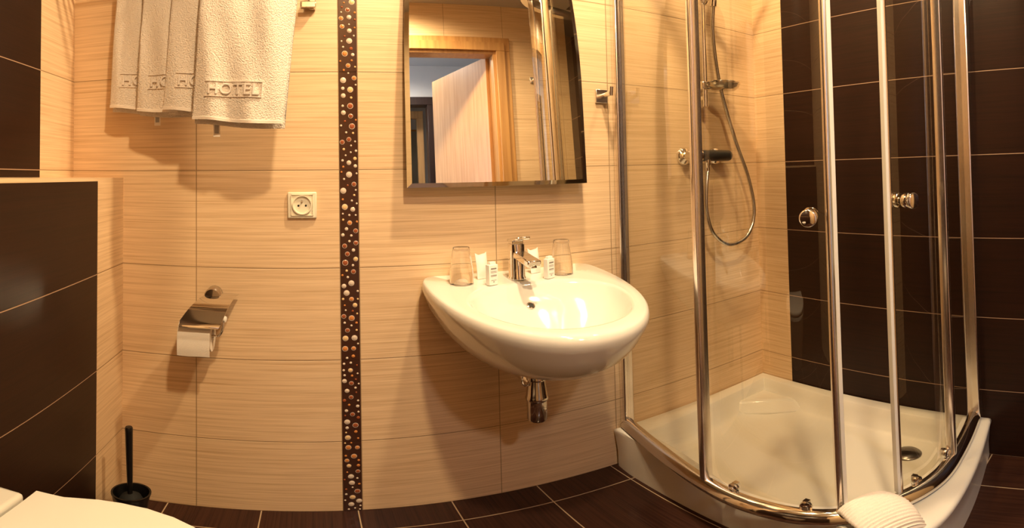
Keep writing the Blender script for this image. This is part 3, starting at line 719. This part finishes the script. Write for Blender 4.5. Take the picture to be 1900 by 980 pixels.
# each towel: two layers hung over a bar
def make_text(s, size):
    cu = bpy.data.curves.new('txt', 'FONT'); cu.body = s; cu.size = size; cu.extrude = 0.0; cu.space_character = 1.12; cu.align_x = 'LEFT'; cu.offset = .00025
    ob = bpy.data.objects.new('txt', cu); COL.objects.link(ob); dg = bpy.context.evaluated_depsgraph_get(); dg.update()
    me = bpy.data.meshes.new_from_object(ob.evaluated_get(dg)); vs = [v.co.copy() for v in me.vertices]; fs = [list(p.vertices) for p in me.polygons]
    bpy.data.objects.remove(ob); bpy.data.meshes.remove(me); bpy.data.curves.remove(cu)
    return vs, fs
TXT = make_text('HOTEL', .036)
def towel(i, ybar, xl_top, xl_bot, xr_top, xr_bot, zb, folds, label, seed, tx=.035, slant=-.012):
    rnd = random.Random(seed)
    ph = rnd.uniform(0, 6); zt = 1.607; hang = .020
    def X(u, z):
        t_ = max(0, min(1, (z - 1.15) / .34)); l_ = xl_bot + (xl_top - xl_bot) * t_; r_ = xr_bot + (xr_top - xr_bot) * t_
        return l_ + (r_ - l_) * u
    def fold(u, z):
        g_ = max(0.15, min(1, (1.60 - z) / .25))
        return g_ * (folds * math.sin(5.2 * u + ph) + folds * .55 * math.sin(11.5 * u + ph * 2.1 + (1.5 - z) * 1.4) + .0025 * math.sin(17 * u + z * 16 + ph))
    def front(u, z): 
        edge = .007 * (abs(2 * u - 1) ** 6)
        return ybar - hang * (.55 + .45 * max(0, min(1, (1.60 - z) / .2))) + fold(u, z) + edge
    nu, nz_ = 56, 64; loops = []
    th = .0055
    def bot(u): return zb + slant * (u - .5) + .0025 * math.sin(6 * u + ph)
    # outer skin path: back bottom up over the bar, down the front, then return on the inner skin
    for a in range(nu + 1):
        u = a / nu; P = []
        zb0 = bot(u)
        for j in range(nz_ + 1):        # front outer, bottom to top
            z_ = zb0 + (zt - .012 - zb0) * j / nz_; P.append((X(u, z_), front(u, z_), z_))
        yf = P[-1][1]; yb2 = ybar + .010
        for j in range(1, 8):
            t_ = PI * j / 8; P.append((X(u, zt), (yf + yb2) / 2 - (yb2 - yf) / 2 * math.cos(t_), zt - .012 + .014 * math.sin(t_)))
        for j in range(nz_ + 1):        # back outer, top to bottom
            z_ = zt - .012 + (zb0 - .010 - (zt - .012)) * j / nz_; P.append((X(u, z_) + .004, yb2 + .25 * fold(u, z_) * .3, z_))
        Q = []
        for k_, p in enumerate(P):
            q = list(p); 
            if k_ <= nz_: q[1] += th
            elif k_ >= nz_ + 8: q[1] -= th
            else: q[1] += (th if q[1] < ybar else -th); q[2] -= th
            Q.append(tuple(q))
        loops.append(P + Q[::-1])
    o = MB().loft(loops).build('hanging_towel', M_terry, None, sharp=80)
    tag(o, label, 'towel', 'folded white towels on the rack')
    # hem band along the front bottom edge
    M = MB(); lo = []
    for a in range(nu + 1):
        u = a / nu; z0_ = bot(u); lo.append([(X(u, z0_), front(u, z0_) - .0012, z0_ - .0006), (X(u, z0_ + .006), front(u, z0_ + .006) - .0016, z0_ + .006), (X(u, z0_ + .0075), front(u, z0_ + .0075) + .001, z0_ + .0075), (X(u, z0_), front(u, z0_) + .002, z0_ + .0006)])
    M.loft(lo).build('hem', M_hem, o)
    # sunk border panel with raised lettering
    wdt = X(1, 1.2) - X(0, 1.2); zc = zb + .062
    def put(lx, lz, out):
        u = lx / wdt; z_ = zc + lz + slant * (u - .5); return (X(u, z_), front(u, z_) - out, z_)
    M = MB(); vs, fs = TXT
    mx_ = max(v.x for v in vs); top_ = [put(tx + v.x, v.y, .0046) for v in vs]; botm = [put(tx + v.x, v.y, .0004) for v in vs]
    n0 = len(vs); ff = [tuple(f) for f in fs]; cnt = {}
    for f in fs:
        for a_, b_ in zip(f, f[1:] + f[:1]): cnt[(a_, b_)] = cnt.get((a_, b_), 0) + 1
    for (a_, b_) in cnt:
        if (b_, a_) not in cnt: ff.append((a_, b_, b_ + n0, a_ + n0))
    M.add(top_ + botm, ff)
    def strip(x0, x1, z0_, z1_, out=.0018):
        n2 = 16
        if x1 - x0 > z1_ - z0_: seq = [(x0 + (x1 - x0) * k_ / n2, z0_, x0 + (x1 - x0) * k_ / n2, z1_) for k_ in range(n2 + 1)]
        else: seq = [(x0, z0_ + (z1_ - z0_) * k_ / n2, x1, z0_ + (z1_ - z0_) * k_ / n2) for k_ in range(n2 + 1)]
        M.loft([[put(a_, b_, out), put(c_, d_, out), put(c_, d_, .0002), put(a_, b_, .0002)] for a_, b_, c_, d_ in seq])
    x0, x1 = tx - .006, tx + mx_ + .005
    strip(x0, x1, .0285, .0300, .0028); strip(x0, x1, -.0065, -.0050, .0028); strip(x1, x1 + .0015, -.0065, .0300, .0028)
    M.build('embossed_lettering', M_letter, o, sharp=20)
    return o
LB = ['folded white terry towel hanging furthest left on the rack', 'folded white terry towel with a deep crease, second from the left on the rack',
      'folded white terry towel third from the left, just behind the front one', 'front folded white terry towel with the whole HOTEL lettering in view']
T1 = towel(0, TYS[0], -.498, -.519, -.29, -.32, 1.183, .004, LB[0], 3)
T2 = towel(1, TYS[1], -.412, -.431, -.208, -.233, 1.169, .008, LB[1], 9)
T3 = towel(2, TYS[2], -.326, -.355, -.123, -.153, 1.165, .005, LB[2], 4)
T4 = towel(3, TYS[3], -.247, -.271, -.022, -.060, 1.135, .006, LB[3], 21, tx=.034, slant=-.014)
for T, x_, y_, z_ in ((T2, -.381, -.080, 1.165), (T4, -.216, -.146, 1.129)):
    MB().mat(0).span((x_ - .008, y_, z_ - .026), (x_ + .008, y_ - .0012, z_ + .01)).mat(1).span((x_ - .005, y_ - .0012, z_ - .018), (x_ + .005, y_ - .0018, z_ + .008)).build('care_tag', [M_hem, M_tag], T)

# ------------------------------------------------------------------ bath mat draped over the tray edge
M = MB(); loops = []
A0 = Vector((.862, -.788, 0)); A1 = Vector((.982, -.836, 0)); nrm2 = Vector(((A1 - A0).y, -(A1 - A0).x, 0)).normalized()
prf = [(-.024, .196), (-.020, .207), (-.010, .213), (.0, .216), (.02, .216), (.045, .212), (.072, .198), (.096, .170), (.106, .130), (.110, .08), (.113, .02), (.114, .004)]
pp = catmull([(a, 0, b_) for a, b_ in prf], 16)
nu = 40; LP = plen(pp)
for a in range(nu + 1):
    u = a / nu; base = A0.lerp(A1, u)
    e4 = abs(2 * u - 1) ** 5; bow = .008 * math.sin(PI * u); P = []; Q = []
    for i_, p in enumerate(pp):
        k_ = min(1, p.z / .15); rib = .0017 * math.sin(2 * PI * LP[i_] / .0085)
        q = base + nrm2 * (p.x * (1 + .10 * u) + (rib if p.z < .19 else 0)) + Vector((0, 0, p.z - .006 + (bow - .010 * e4) * k_ + (rib if p.z >= .17 else 0)))
        q += (A1 - A0).normalized() * (.006 * math.sin(p.x * 40) * (2 * u - 1))
        P.append(q); Q.append(q + Vector((0, 0, -.009 if p.z > .17 else 0)) + nrm2 * (-.009 if p.x > .07 else 0))
    loops.append([tuple(v) for v in P + Q[::-1]])
bmt = M.loft(loops).build('bath_mat', M_mat, None, sharp=80)
tag(bmt, 'white ribbed bath mat draped over the front edge of the shower tray', 'bath mat')
